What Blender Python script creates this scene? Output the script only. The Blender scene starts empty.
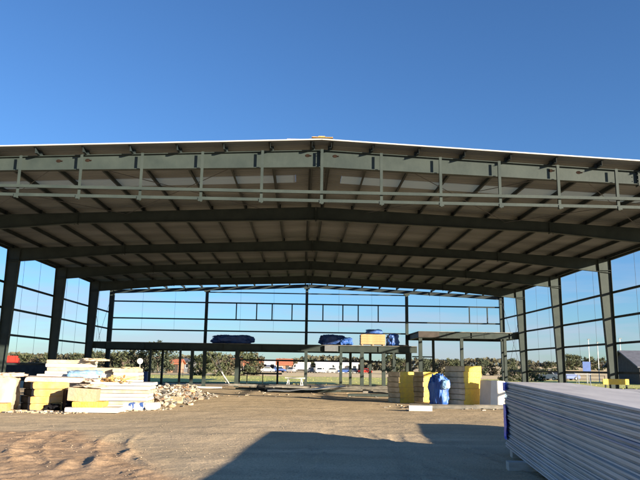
import bpy, math, random
import numpy as np
from mathutils import Vector, Matrix, noise
R = math.radians
C = bpy.context.scene.collection
rnd = random.Random(7)

# ------------------------------------------------------------------ materials
def mat(name, col, rough=.7, var=.15, scale=3.0, col2=None, bump=0.0, bscale=40, metal=0.0, stretch=(1,1,1),
        detail=5, fac=(.35,.65), spec=.5, ribs=None, transl=0.0):
    m = bpy.data.materials.new(name); m.use_nodes = True
    nt = m.node_tree; N = nt.nodes; L = nt.links
    b = N['Principled BSDF']; b.inputs['Roughness'].default_value = rough; b.inputs['Metallic'].default_value = metal
    b.inputs['Specular IOR Level'].default_value = spec
    tc = N.new('ShaderNodeTexCoord'); mp = N.new('ShaderNodeMapping'); mp.inputs['Scale'].default_value = stretch
    L.new(tc.outputs['Object'], mp.inputs['Vector'])
    n = N.new('ShaderNodeTexNoise'); n.inputs['Scale'].default_value = scale; n.inputs['Detail'].default_value = detail
    L.new(mp.outputs[0], n.inputs['Vector'])
    r = N.new('ShaderNodeMapRange'); r.inputs[1].default_value = fac[0]; r.inputs[2].default_value = fac[1]
    L.new(n.outputs['Fac'], r.inputs[0])
    mx = N.new('ShaderNodeMix'); mx.data_type = 'RGBA'
    c2 = col2 if col2 else tuple(c*(1-var) for c in col)
    c1 = col if col2 else tuple(min(1, c*(1+var)) for c in col)
    mx.inputs[6].default_value = (*c1, 1); mx.inputs[7].default_value = (*c2, 1)
    L.new(r.outputs[0], mx.inputs[0]); L.new(mx.outputs[2], b.inputs['Base Color'])
    h = None
    if bump:
        n2 = N.new('ShaderNodeTexNoise'); n2.inputs['Scale'].default_value = bscale; n2.inputs['Detail'].default_value = 4
        L.new(mp.outputs[0], n2.inputs['Vector'])
        bp = N.new('ShaderNodeBump'); bp.inputs['Strength'].default_value = bump; bp.inputs['Distance'].default_value = .05
        L.new(n2.outputs['Fac'], bp.inputs['Height']); L.new(bp.outputs[0], b.inputs['Normal']); h = bp
    if ribs:
        w = N.new('ShaderNodeTexWave'); w.bands_direction = ribs[0]; w.inputs['Scale'].default_value = ribs[1]
        w.wave_profile = 'SIN'
        L.new(tc.outputs['Object'], w.inputs['Vector'])
        bp = N.new('ShaderNodeBump'); bp.inputs['Strength'].default_value = ribs[2]; bp.inputs['Distance'].default_value = .03
        L.new(w.outputs['Fac'], bp.inputs['Height'])
        if h: L.new(h.outputs[0], bp.inputs['Normal'])
        L.new(bp.outputs[0], b.inputs['Normal'])
    if transl:
        t = N.new('ShaderNodeBsdfTranslucent'); t.inputs['Color'].default_value = (*col, 1)
        ms = N.new('ShaderNodeMixShader'); ms.inputs[0].default_value = transl
        L.new(b.outputs[0], ms.inputs[1]); L.new(t.outputs[0], ms.inputs[2])
        L.new(ms.outputs[0], N['Material Output'].inputs['Surface'])
    return m

M = dict(
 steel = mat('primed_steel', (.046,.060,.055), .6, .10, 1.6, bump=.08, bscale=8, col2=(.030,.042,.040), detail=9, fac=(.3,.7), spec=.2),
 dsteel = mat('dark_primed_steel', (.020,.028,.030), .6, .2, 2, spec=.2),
 rod = mat('rod_steel', (.06,.065,.07), .5, .2, 2),
 sheet = mat('roof_underside', (.185,.205,.21), .7, .1, .6, col2=(.10,.113,.118), spec=.2, ribs=('Y', 1.05, .9), stretch=(.25,1,1)),
 skyl = mat('skylight_sheet', (.42,.48,.48), .5, .05, 1, transl=.5, ribs=('Y', 1.05, .4)),
 trim = mat('white_trim', (.55,.53,.48), .5, .05, 2),
 brownhole = mat('rust_stain', (.02,.013,.010), .9, .3, 9, spec=.05),
 skin = mat('panel_skin', (.70,.66,.63), .5, .06, 1.3, col2=(.50,.47,.46), bump=.06, bscale=6, stretch=(3,.6,3), fac=(.3,.7), detail=9),
 skin2 = mat('panel_skin_grey', (.66,.63,.59), .5, .06, 1.3, col2=(.42,.40,.37), stretch=(3,.3,3)),
 skinb = mat('panel_skin_blue_film', (.20,.28,.42), .4, .1, 1.3, col2=(.30,.34,.40), stretch=(3,.3,3)),
 foam = mat('panel_core', (.52,.49,.43), .9, .2, 3, col2=(.32,.30,.27), stretch=(3,.5,3), bump=.4, bscale=20),
 bluefilm = mat('blue_film', (.05,.13,.80), .35, .3, 6, bump=.4, bscale=14),
 timber = mat('timber', (.42,.33,.22), .8, .15, 5, col2=(.30,.22,.14), bump=.3, bscale=20, stretch=(1,8,8)),
 paletimber = mat('pale_timber', (.55,.52,.46), .8, .15, 5, col2=(.42,.39,.34), bump=.3, bscale=20, stretch=(1,8,8)),
 yellow = mat('yellow_wool', (.76,.55,.06), .6, .1, 4, col2=(.64,.46,.09), bump=.7, bscale=14),
 orange = mat('amber_wool', (.56,.31,.075), .85, .1, 4, col2=(.48,.31,.15), bump=.5, bscale=14),
 greywrap = mat('grey_wrap', (.56,.46,.29), .8, .15, 5, col2=(.40,.32,.20), bump=.5, bscale=12),
 wrapshade = mat('black_wrap_shade', (.010,.010,.013), .9, .2, 5, bump=.5, bscale=12, spec=.1),  # near-black: shade on the bales' left ends painted in; also black film
 tanwrap = mat('tan_wrap', (.42,.29,.17), .7, .15, 4, col2=(.38,.29,.20), bump=.5, bscale=12),
 cream = mat('cream_panel', (.58,.50,.39), .6, .1, 3, col2=(.46,.36,.25), bump=.2, bscale=8),
 white = mat('white_board', (.60,.57,.52), .5, .05, 3, bump=.15, bscale=8),
 pink = mat('pinkish_film', (.50,.37,.29), .5, .15, 3, col2=(.58,.49,.40), bump=.5, bscale=9),
 paleblue = mat('pale_blue_tarp', (.16,.33,.56), .5, .2, 4, col2=(.30,.42,.55), bump=.6, bscale=8),
 blue = mat('blue_tarp', (.02,.075,.32), .5, .3, 3, col2=(.04,.14,.45), bump=.6, bscale=6),
 navy = mat('navy_tarp', (.018,.045,.17), .5, .3, 3, col2=(.03,.09,.30), bump=.6, bscale=6),
 peach = mat('pale_timber_pack', (.58,.33,.17), .8, .1, 4, col2=(.48,.27,.13), bump=.2),
 rubble = mat('rubble', (.27,.24,.20), .9, .3, 1.5, col2=(.10,.10,.10), bump=.5),
 scrap = mat('scrap_steel', (.10,.10,.09), .7, .3, 3, col2=(.20,.18,.15)),
 rubber = mat('rubber', (.02,.02,.02), .8, .2, 5),
 red = mat('red_paint', (.62,.035,.02), .4, .1, 4),
 bluepaint = mat('blue_paint', (.035,.09,.30), .5, .1, 4),
 silver = mat('silver_paint', (.42,.43,.45), .3, .05, 4, metal=.3),
 greypaint = mat('grey_paint', (.15,.16,.17), .4, .1, 4),
 whitepaint = mat('white_paint', (.78,.77,.74), .5, .05, 4),
 glass = mat('dark_glass', (.02,.025,.03), .12, .1, 4),
 terra = mat('terracotta_roof', (.50,.17,.08), .8, .15, 2, col2=(.38,.13,.07)),
 slate = mat('slate_roof', (.10,.105,.13), .7, .15, 2),
 brick = mat('brick_wall', (.33,.19,.13), .8, .15, 2),
 darkwood = mat('dark_wood', (.055,.045,.04), .8, .2, 3),
 shade = mat('shade_cloth', (.035,.032,.03), .9, .3, 2),
 bark = mat('bark', (.13,.10,.075), .9, .3, 4),
 leaf = mat('leaf_olive', (.085,.095,.04), .8, .2, .8, col2=(.045,.058,.028)),
 leaf2 = mat('leaf_brown', (.10,.088,.05), .8, .2, .8, col2=(.055,.055,.035)),
 leaf3 = mat('leaf_dark', (.06,.075,.04), .8, .2, .8, col2=(.04,.052,.03)),
 grass = mat('grass_blades', (.36,.40,.07), .9, .2, .1, col2=(.50,.44,.14)),
)

def ground_mat():
    m = bpy.data.materials.new('dirt'); m.use_nodes = True
    nt = m.node_tree; N = nt.nodes; L = nt.links; b = N['Principled BSDF']
    b.inputs['Roughness'].default_value = .95; b.inputs['Specular IOR Level'].default_value = .03
    g = N.new('ShaderNodeNewGeometry')
    def noi(s, d, st=None, ro=.5):
        n = N.new('ShaderNodeTexNoise'); n.inputs['Scale'].default_value = s; n.inputs['Detail'].default_value = d
        n.inputs['Roughness'].default_value = ro
        if st:
            mp = N.new('ShaderNodeMapping'); mp.inputs['Scale'].default_value = st; mp.inputs['Rotation'].default_value = (0,0,R(12))
            L.new(g.outputs['Position'], mp.inputs[0]); L.new(mp.outputs[0], n.inputs['Vector'])
        else: L.new(g.outputs['Position'], n.inputs['Vector'])
        return n
    def ramp(src, a, b_, c0, c1):
        r = N.new('ShaderNodeValToRGB'); r.color_ramp.elements[0].position = a; r.color_ramp.elements[1].position = b_
        r.color_ramp.elements[0].color = (*c0,1); r.color_ramp.elements[1].color = (*c1,1)
        L.new(src, r.inputs[0]); return r
    def mix(f, a, b_, typ='MIX'):
        x = N.new('ShaderNodeMix'); x.data_type = 'RGBA'; x.blend_type = typ
        if isinstance(f, float): x.inputs[0].default_value = f
        else: L.new(f, x.inputs[0])
        L.new(a, x.inputs[6]); L.new(b_, x.inputs[7]); return x.outputs[2]
    base = ramp(noi(.35, 6).outputs['Fac'], .35, .66, (.50,.39,.255), (.64,.505,.34))       # compacted road base
    grey = ramp(noi(1.3, 6).outputs['Fac'], .3, .7, (.40,.325,.225), (.54,.43,.29))
    streak = ramp(noi(.5, 5, (.35, 2.2, 1)).outputs['Fac'], .42, .62, (0,0,0), (1,1,1))
    c = mix(streak.outputs[0], base.outputs[0], grey.outputs[0])
    # loose orange sand: patch by attribute painted on the mesh (real change of soil)
    at = N.new('ShaderNodeAttribute'); at.attribute_name = 'sand'
    sand = ramp(noi(2.2, 6).outputs['Fac'], .3, .7, (.39,.265,.165), (.52,.365,.235))
    c = mix(at.outputs['Fac'], c, sand.outputs[0])
    # far field
    ff = N.new('ShaderNodeAttribute'); ff.attribute_name = 'field'
    field = ramp(noi(.03, 5, (.3, 2, 1)).outputs['Fac'], .3, .7, (.60,.46,.27), (.74,.60,.37))
    speck = ramp(noi(38, 3).outputs['Fac'], .30, .72, (.62,.62,.62), (1.25,1.22,1.18))
    c = mix(.85, c, speck.outputs[0], 'MULTIPLY')
    v = N.new('ShaderNodeTexVoronoi'); v.inputs['Scale'].default_value = 9; L.new(g.outputs['Position'], v.inputs['Vector'])
    peb = ramp(v.outputs['Distance'], .06, .12, (.62,.60,.58), (1,1,1))
    c = mix(.7, c, peb.outputs[0], 'MULTIPLY')
    c = mix(ff.outputs['Fac'], c, field.outputs[0])
    L.new(c, b.inputs['Base Color'])
    bn = noi(14, 8, None, .65); bp = N.new('ShaderNodeBump'); bp.inputs['Strength'].default_value = .55; bp.inputs['Distance'].default_value = .035
    L.new(bn.outputs['Fac'], bp.inputs['Height'])
    bn2 = noi(1.6, 4); bp2 = N.new('ShaderNodeBump'); bp2.inputs['Strength'].default_value = .5; bp2.inputs['Distance'].default_value = .1
    L.new(bn2.outputs['Fac'], bp2.inputs['Height']); L.new(bp2.outputs[0], bp.inputs['Normal'])
    L.new(bp.outputs[0], b.inputs['Normal'])
    return m

# ------------------------------------------------------------------ mesh helpers
class MB:
    def __init__(s): s.v = []; s.f = []; s.mi = []
    def add(s, vs, fs, mi=0):
        o = len(s.v); s.v += [tuple(v) for v in vs]; s.f += [tuple(i+o for i in f) for f in fs]; s.mi += [mi]*len(fs)
    def box(s, x0, x1, y0, y1, z0, z1, mi=0, M4=None):
        vs = [(x,y,z) for z in (z0,z1) for y in (y0,y1) for x in (x0,x1)]
        if M4: vs = [tuple(M4 @ Vector(v)) for v in vs]
        s.add(vs, [(0,2,3,1),(4,5,7,6),(0,1,5,4),(2,6,7,3),(0,4,6,2),(1,3,7,5)], mi)
    def bar(s, p0, p1, w, h, up=(0,0,1), mi=0):
        p0 = Vector(p0); p1 = Vector(p1); d = (p1-p0).normalized(); u = Vector(up)
        a = d.cross(u)
        if a.length < 1e-4: a = d.cross(Vector((0,1,0)))
        a.normalize(); u = a.cross(d)
        vs = [p + a*sx*w/2 + u*sz*h/2 for p in (p0,p1) for sz in (-1,1) for sx in (-1,1)]
        s.add(vs, [(0,1,3,2),(4,6,7,5),(0,4,5,1),(2,3,7,6),(0,2,6,4),(1,5,7,3)], mi)
    def tube(s, p0, p1, r, n=6, r2=None, mi=0):
        p0 = Vector(p0); p1 = Vector(p1); d = (p1-p0).normalized(); r2 = r if r2 is None else r2
        a = d.cross(Vector((0,0,1)))
        if a.length < 1e-4: a = Vector((1,0,0))
        a.normalize(); u = a.cross(d); vs = []
        for p, rr in ((p0,r),(p1,r2)):
            for k in range(n):
                t = 2*math.pi*k/n; vs.append(p + a*math.cos(t)*rr + u*math.sin(t)*rr)
        fs = [(k,(k+1)%n,n+(k+1)%n,n+k) for k in range(n)] + [tuple(range(n-1,-1,-1)), tuple(range(n,2*n))]
        s.add(vs, fs, mi)
    def ibeam(s, p0, p1, d0, d1, w=.22, tf=.02, tw=.022, up=(0,0,1), top=True):
        """I section, p0->p1 is the line of its top flange's upper face; depth d0 -> d1 below it"""
        p0 = Vector(p0); p1 = Vector(p1); d = (p1-p0).normalized(); a = d.cross(Vector(up)).normalized(); u = a.cross(d)
        def hexa(off0, off1, hw, t0, t1):
            vs = []
            for p, o, t in ((p0,off0,t0),(p1,off1,t1)):
                for zz in (o, o+t):
                    for sx in (-1,1): vs.append(p + a*sx*hw - u*zz)
            s.add(vs, [(0,1,3,2),(4,6,7,5),(0,4,5,1),(2,3,7,6),(0,2,6,4),(1,5,7,3)])
        hexa(0, 0, w/2, tf, tf)
        hexa(d0-tf, d1-tf, w/2, tf, tf)
        hexa(tf, tf, tw/2, d0-2*tf, d1-2*tf)
    def prism(s, prof, y0, y1, mi=0, M4=None):
        n = len(prof); vs = [(x,y0,z) for x,z in prof] + [(x,y1,z) for x,z in prof]
        if M4: vs = [tuple(M4 @ Vector(v)) for v in vs]
        s.add(vs, [(k,(k+1)%n,n+(k+1)%n,n+k) for k in range(n)] + [tuple(range(n-1,-1,-1)), tuple(range(n,2*n))], mi)
    def build(s, name, mats, parent=None, smooth=False):
        me = bpy.data.meshes.new(name)
        off = parent['_o'] if parent is not None and '_o' in parent else (0,0,0)
        me.from_pydata([(v[0]-off[0], v[1]-off[1], v[2]-off[2]) for v in s.v], [], s.f)
        for m in (mats if isinstance(mats, (list,tuple)) else [mats]): me.materials.append(m)
        if len(set(s.mi)) > 1: me.polygons.foreach_set('material_index', s.mi)
        me.update()
        import bmesh
        bm = bmesh.new(); bm.from_mesh(me); bmesh.ops.recalc_face_normals(bm, faces=bm.faces); bm.to_mesh(me); bm.free()
        if smooth: me.polygons.foreach_set('use_smooth', [True]*len(me.polygons))
        o = bpy.data.objects.new(name, me); C.objects.link(o)
        if parent is not None: o.parent = parent
        return o

def tag(o, label, cat, group=None, kind=None):
    if label: o['label'] = label
    if cat: o['category'] = cat
    if group: o['group'] = group
    if kind: o['kind'] = kind
    return o
def thing(name, loc, label, cat, group=None, rz=0, world=False):
    """Empty at the thing's base. world=True: its meshes are written in world coordinates"""
    o = bpy.data.objects.new(name, None); C.objects.link(o); o.location = loc; o.rotation_euler.z = rz
    o.empty_display_size = .3
    if world: o['_o'] = tuple(loc)
    return tag(o, label, cat, group)
def recentre(o):
    """move a one-mesh thing's origin to its base"""
    me = o.data; n = len(me.vertices); a = np.empty(n*3); me.vertices.foreach_get('co', a); a = a.reshape(-1,3)
    c = np.array([(a[:,0].min()+a[:,0].max())/2, (a[:,1].min()+a[:,1].max())/2, a[:,2].min()])
    me.vertices.foreach_set('co', (a-c).ravel()); o.location = tuple(c); me.update(); return o
def copy_tree(o, parent=None):
    c = o.copy(); C.objects.link(c)
    if parent is not None: c.parent = parent
    for ch in list(o.children): copy_tree(ch, c)
    return c
def struct(o): o['kind'] = 'structure'; return o

# ------------------------------------------------------------------ ground
def axis(segs):
    out = [segs[0][0]]
    for a, b, st, gr in segs:
        x = a; s = st
        while x < b - s*.5:
            x += s; s *= gr; out.append(min(x, b))
        if out[-1] < b: out.append(b)
    return out
fx = axis([(-8.5, 3.2, .062, 1.0)]); 
left = [fx[0]]; s = .07
while left[-1] > -3000: s *= 1.09; left.append(left[-1]-s)
right = [fx[-1]]; s = .07
while right[-1] < 3000: s *= 1.09; right.append(right[-1]+s)
XS = left[:0:-1] + fx + right[1:]
fy = axis([(7.6, 18.5, .062, 1.0)]); back = [fy[0]]; s = .07
while back[-1] > -300: s *= 1.15; back.append(back[-1]-s)
fwd = [fy[-1]]; s = .07
while fwd[-1] < 4000: s *= 1.045; fwd.append(fwd[-1]+s)
YS = back[:0:-1] + fy + fwd[1:]
rr = random.Random(3)
# prints and clods in the loose sand: (x, y, length, width, height, angle)
marks = [(-4.2,11.0,1.1,.09,.055,98),(-3.85,11.4,1.3,.10,.065,103),(-3.62,12.7,1.2,.09,.06,93),(-3.0,13.1,.5,.09,.05,110),
         (-5.1,11.6,.5,.1,.04,80),(-5.6,12.6,.6,.1,.035,95),(-2.9,10.4,.5,.1,.04,88),(-5.9,14.2,.5,.1,.035,70),(-4.7,13.6,.5,.09,.04,100)]
for i in range(420):
    x = rr.uniform(-8.4,-2.2); y = rr.uniform(9,17.3)
    if x > -2.4-(y-9)*.42: continue
    marks.append((x, y, rr.uniform(.09,.28), rr.uniform(.04,.09), rr.uniform(-.035,.028), rr.uniform(50,130)))
def sandiness(x, y):
    if y > 19 or y < 5 or x > 0 or x < -16: return 0.0
    edge = -1.9 - max(0, y-10)*.50 + .5*noise.noise(Vector((x*.9, y*.9, 3)))
    a = max(0, min(1, (edge-x)/.7)); b = max(0, min(1, (17.2-y+.5*noise.noise(Vector((x*.5,y*.5,8))))/1.2))
    return a*b
def gz(x, y):
    z = .05*noise.noise(Vector((x*.22, y*.22, 1))) + .015*noise.noise(Vector((x*.9, y*.9, 2)))
    if -9 < x < 3.5 and 7 < y < 19:
        z += .007*noise.noise(Vector((x*4, y*4, 5)))
        sd = sandiness(x, y)
        if sd > 0:
            z += sd*(.03 + .016*noise.noise(Vector((x*1.3,y*1.3,9))) + .020*noise.noise(Vector((x*3.1,y*3.1,4))) + .012*noise.noise(Vector((x*7,y*7,14))))
            for mx_, my_, l, w, h, a in marks:
                dx = x-mx_; dy = y-my_
                if abs(dx) < 1 and abs(dy) < 1:
                    ca, sa = math.cos(R(a)), math.sin(R(a)); u = (dx*ca+dy*sa)/l; v = (-dx*sa+dy*ca)/w
                    q = u*u*2+v*v
                    if q < 4: z += h*math.exp(-q*1.4)*min(1, sd*1.5)
        # tyre treads: two tracks curving away, cleated
        for off in (0, 1.75):
            cx_ = -2.55 - off*.9 - (y-10)*.62 + .012*(y-10)**2*4
            d = (x-cx_)
            if abs(d) < .34 and 10.2 < y < 17.4:
                tf_ = .7*min(1,(y-10.2)/1.5,(17.4-y)/2.5)*(.75+.5*noise.noise(Vector((y*.8,off,0))))
                z += tf_*(-.03*math.cos(d/.34*math.pi/2) + (.022 if (math.floor(y*7+abs(d)*5) % 2 == 0) else 0) + (.04*math.exp(-((abs(d)-.30)/.05)**2)))
    if -3 < x < 3.2 and 7.6 < y < 18.4:          # long shallow wheel tracks over the compacted dirt
        for a_, b_, c2 in ((-.6,.10,.0),(1.1,.10,.0),(1.9,-.16,.006),(3.4,-.16,.006)):
            d = abs(x-(a_+b_*(y-10)+c2*(y-10)**2))
            if d < .25: z += (-.016*math.cos(d/.25*math.pi/2) + .006*((math.floor(y*9+d*6) % 2)) + .012*math.exp(-((d-.19)/.04)**2))*min(1,(18.4-y)/2,(y-7.6))
    if y > 170: z += max(0, min(1, (y-170)/160))*3.4*max(0, min(1, (x-40)/60))
    if y > 700: z -= (y-700)*.004
    return z
verts = []; sandv = []; fieldv = []
for y in YS:
    for x in XS:
        verts.append((x, y, gz(x, y))); sandv.append(sandiness(x, y))
        e = 66 + 3*noise.noise(Vector((x*.05, 0, 0)))
        sidex = 24 + 2*noise.noise(Vector((0, y*.05, 4)))
        f = max(0, min(1, (y-e)/6)); f = max(f, max(0, min(1, (abs(x)-sidex)/8))*max(0, min(1, (y-14)/10)))
        fieldv.append(f)
nx = len(XS); ny = len(YS)
idx = np.arange((nx-1)*(ny-1)); j = idx//(nx-1); i = idx % (nx-1); a = j*nx+i
faces = np.stack([a, a+1, a+nx+1, a+nx], 1)
me = bpy.data.meshes.new('ground'); me.from_pydata(verts, [], faces.tolist()); me.materials.append(ground_mat())
for nm, arr in (('sand', sandv), ('field', fieldv)):
    at = me.attributes.new(nm, 'FLOAT', 'POINT'); at.data.foreach_set('value', arr)
me.polygons.foreach_set('use_smooth', [True]*len(me.polygons)); me.update()
g = bpy.data.objects.new('ground', me); C.objects.link(g); struct(g)

# stones and clods on the dirt
mb = MB()
for k in range(1100):
    if k < 160: x = rr.uniform(-6.5,-1.2); y = rr.uniform(12.2,16.5); r = rr.uniform(.006,.022)
    else: y = 8+34*rr.random()**1.4; x = rr.uniform(-.45,.3)*y; r = rr.uniform(.006,.022)
    z = gz(x, y); vs = []
    for dx, dy, dz in ((1,0,0),(-1,0,0),(0,1,0),(0,-1,0),(0,0,1),(0,0,-.6)):
        q = r*rr.uniform(.6,1.3); vs.append((x+dx*q, y+dy*q, z+r*.1+dz*q*.6))
    mb.add(vs, [(0,2,4),(2,1,4),(1,3,4),(3,0,4),(2,0,5),(1,2,5),(3,1,5),(0,3,5)])
o = mb.build('gravel', mat('stone', (.33,.26,.18), .9, .25, .7)); tag(o, 'loose pebbles and clods scattered over the dirt', 'gravel', kind='stuff')

# grass strip past the far end of the frame
mb = MB()
mb.add([(-70,63.5,.06),(60,63.5,.06),(90,112,.06),(-95,112,.06)], [(0,1,2,3)])
for k in range(9000):
    y = 62+50*rr.random(); x = rr.uniform(-1.0,.95)*(60+y*.25); hgt = rr.uniform(.06,.11)
    w = rr.uniform(.05,.16); t = rr.uniform(0,math.pi)
    mb.add([(x-w*math.cos(t), y-w*math.sin(t), .03),(x+w*math.cos(t), y+w*math.sin(t), .03),(x+rr.uniform(-.1,.1), y, hgt)], [(0,1,2)])
o = mb.build('grass', M['grass']); tag(o, 'strip of green grass beyond the far end of the steel frame', 'grass', kind='stuff')

# ------------------------------------------------------------------ the hall
HW = 17.25; HE = 7.947; SL = .046
FY = [21.60, 29.78, 37.95, 45.55, 53.11, 58.75]
def top(x): return HE + SL*(HW-abs(x))
hall = thing('steel_hall_frame', (0,40,0), 'huge open portal frame of grey green steel, roofed but without walls', 'building frame', world=True)
def part(mb, name, m, parent=hall, label=None):
    o = mb.build(name, m, parent)
    if label: o['label'] = label
    return o
for fi, y in enumerate(FY):
    last = fi == len(FY)-1
    for sx in (-1,1):
        mb = MB()
        b0, t0 = (.42,.74) if not last else (.34,.40)
        # column: vertical outer flange, sloping inner flange, web facing front and back
        xo = sx*(HW); tw = .014; fw = .13
        zt = HE-.02
        X = lambda d: xo - sx*d
        mb.box(min(X(0),X(.02)), max(X(0),X(.02)), y-fw, y+fw, -.2, zt)
        vs = []
        for z, d in ((-.2,b0),(zt,t0)):
            for dd in (d-.02, d):
                for yy in (y-fw, y+fw): vs.append((X(dd), yy, z))
        mb.add(vs, [(0,1,3,2),(4,6,7,5),(0,4,5,1),(2,3,7,6),(0,2,6,4),(1,5,7,3)])
        vs = []
        for z, d in ((-.2,b0),(zt,t0)):
            for dd in (.02, d-.02):
                for yy in (y-tw/2, y+tw/2): vs.append((X(dd), yy, z))
        mb.add(vs, [(0,1,3,2),(4,6,7,5),(0,4,5,1),(2,3,7,6),(0,2,6,4),(1,5,7,3)])
        mb.box(min(X(-.06),X(b0+.06)), max(X(-.06),X(b0+.06)), y-.2, y+.2, -.2, .07)   # base plate
        for zz in (zt-.62,):                                                            # stiffener
            mb.box(min(X(.02),X(t0-.04)), max(X(.02),X(t0-.04)), y-fw+.01, y+fw-.01, zz, zz+.015)
        part(mb, 'column', M['steel'])
    for sx in (-1,1):
        mb = MB()
        if last: d_e, d_m, d_r, w = .30,.30,.30,.16
        else: d_e, d_m, d_r, w = .78,.47,.60,.20
        xm = sx*HW*.62
        y0 = (0 if sx < 0 else 0)
        mb.ibeam((sx*.008,y,top(0)), (xm,y,top(xm)), d_r, d_m, w)
        mb.ibeam((xm+sx*.004,y,top(xm)), (sx*(HW-.03),y,top(HW-.03)), d_m, d_e, w)
        # end plates and web stiffeners
        for xx, dd in ((sx*.02,d_r),(xm,d_m)):
            mb.box(xx-.012, xx+.012, y-w/2-.012, y+w/2+.012, top(xx)-dd-.05, top(xx)+.005)
        if fi == 0:
            for xx, dd in ((sx*.02,d_r),(xm,d_m)):          # bolts of the splices
                for zz in (.06,.16,dd-.16,dd-.06):
                    for q in (-.045,.045): mb.tube((xx+q,y-w/2-.03,top(xx)-zz),(xx+q,y-w/2-.013,top(xx)-zz),.014,6)
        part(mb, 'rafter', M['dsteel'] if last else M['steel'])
# interior columns of the far gable
for x in (-8.83, -.12, 8.65):
    mb = MB(); y = 58.72
    mb.box(x-.12,x+.12,y-.14,y-.125,0,top(x)-.30); mb.box(x-.12,x+.12,y+.125,y+.14,0,top(x)-.30); mb.box(x-.006,x+.006,y-.125,y+.125,0,top(x)-.30)
    mb.box(x-.24,x+.24,y-.17,y+.17,top(x)-.42,top(x)-.298)
    part(mb, 'column', M['steel'])
# purlins: C sections running front to back
PX = [.32] + [1.70+1.53*k for k in range(11)]
for sx in (-1,1):
    for k, x in enumerate(PX):
        x = min(x, HW-.12); z0 = top(x)+.003; y0, y1 = 21.22, 58.9; xx = sx*x
        for (a, b) in ((y0, 40), (40.004, y1)):
            pass
        mb = MB()
        mb.box(xx-.004, xx+.004, y0, y1, z0, z0+.20)
        mb.box(min(xx, xx+sx*.07)+.0045*(sx>0), max(xx, xx+sx*.07)-.0045*(sx<0), y0, y1, z0+.194, z0+.20)
        mb.box(min(xx, xx-sx*.07)+.0045*(sx<0), max(xx, xx-sx*.07)-.0045*(sx>0), y0, y1, z0, z0+.006)
        for fy_ in FY: mb.box(min(xx-sx*.012, xx-sx*.1), max(xx-sx*.012, xx-sx*.1), fy_-.05, fy_+.05, z0+.007, z0+.17)   # cleat
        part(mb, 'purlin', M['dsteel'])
        if k in (1,3,5,7,9) :                      # fly braces from purlin to rafter's bottom flange
            for fi, fy_ in enumerate(FY[:5]):
                mb = MB(); mb.bar((xx+.02, fy_+.55, z0+.02), (xx+.02, fy_+.08, top(x)-.50), .04, .006)
                part(mb, 'fly_brace', M['dsteel'])
# eaves beams
for sx in (-1,1):
    mb = MB(); xx = sx*(HW+.03)
    mb.box(min(xx,xx+sx*.09), max(xx,xx+sx*.09), 21.22, 58.9, HE-.02, HE+.19)
    part(mb, 'eaves_beam', M['steel'])
# roof sheets
def sheet_piece(sx, y0, y1, name, m, dz=0, th=.035, x0=0, x1=HW+.35):
    mb = MB(); zz = .212+dz
    vs = []
    for x in (x0, x1):
        for y in (y0, y1):
            for t in (0, th): vs.append((sx*x, y, top(x)+zz+t))
    mb.add(vs, [(0,2,3,1),(4,5,7,6),(0,1,5,4),(2,6,7,3),(0,4,6,2),(1,3,7,5)])
    return part(mb, name, m)
for sx in (-1,1):
    sheet_piece(sx, 21.15, 25.15, 'roof_sheet', M['sheet'], x0=.004)
    sheet_piece(sx, 25.16, 26.25, 'skylight', M['skyl'], x0=.9, x1=HW-1.6, th=.01)
    sheet_piece(sx, 25.16, 26.25, 'roof_sheet', M['sheet'], x0=.004, x1=.895)
    sheet_piece(sx, 25.16, 26.25, 'roof_sheet', M['sheet'], x0=HW-1.595)
    sheet_piece(sx, 26.26, 56.2, 'roof_sheet', M['sheet'], x0=.004)
    # barge trim on the front edge
    mb = MB(); x1 = HW+.37
    vs = []
    for x in (.004, x1):
        for y in (21.10, 21.147):
            for t in (.212, .250): vs.append((sx*x, y, top(x)+t))
    mb.add(vs, [(0,2,3,1),(4,5,7,6),(0,1,5,4),(2,6,7,3),(0,4,6,2),(1,3,7,5)])
    part(mb, 'edge_trim', M['trim'])
mb = MB(); mb.prism([(-.42,top(.42)+.252),(0,top(0)+.262),(.42,top(.42)+.252),(.42,top(.42)+.262),(0,top(0)+.275),(-.42,top(.42)+.262)], 21.10, 56.2); part(mb, 'ridge_cap', M['greypaint'])
mb = MB(); mb.prism([(-.25,top(.25)+.196),(0,top(0)+.204),(.25,top(.25)+.196),(.25,top(.25)+.2),(0,top(0)+.209),(-.25,top(.25)+.2)], 21.16, 56.1); part(mb, 'ridge_closer', M['sheet'])
# ridge end cap: short yellow boards and flashing lying on the ridge
mb = MB()
mb.add([(-.34,21.06,top(0)+.277),(.36,21.06,top(0)+.277),(.36,21.55,top(0)+.277),(-.34,21.55,top(0)+.277),
        (-.34,21.06,top(0)+.295),(.36,21.06,top(0)+.295),(.36,21.55,top(0)+.295),(-.34,21.55,top(0)+.295)],
       [(0,3,2,1),(4,5,6,7),(0,1,5,4),(1,2,6,5),(2,3,7,6),(3,0,4,7)])
mb.box(-.12,.10,21.08,21.3,top(0)+.296,top(0)+.33); mb.box(-.30,-.20,21.1,21.3,top(0)+.296,top(0)+.315)
part(mb, 'ridge_board', M['orange'], label='short yellow boards lying over the ridge at the roof edge')
mb = MB(); mb.box(-1.15,-.75,21.2,21.4,top(1)+.26,top(1)+.30); part(mb, 'loose_flashing', M['pink'])
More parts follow.
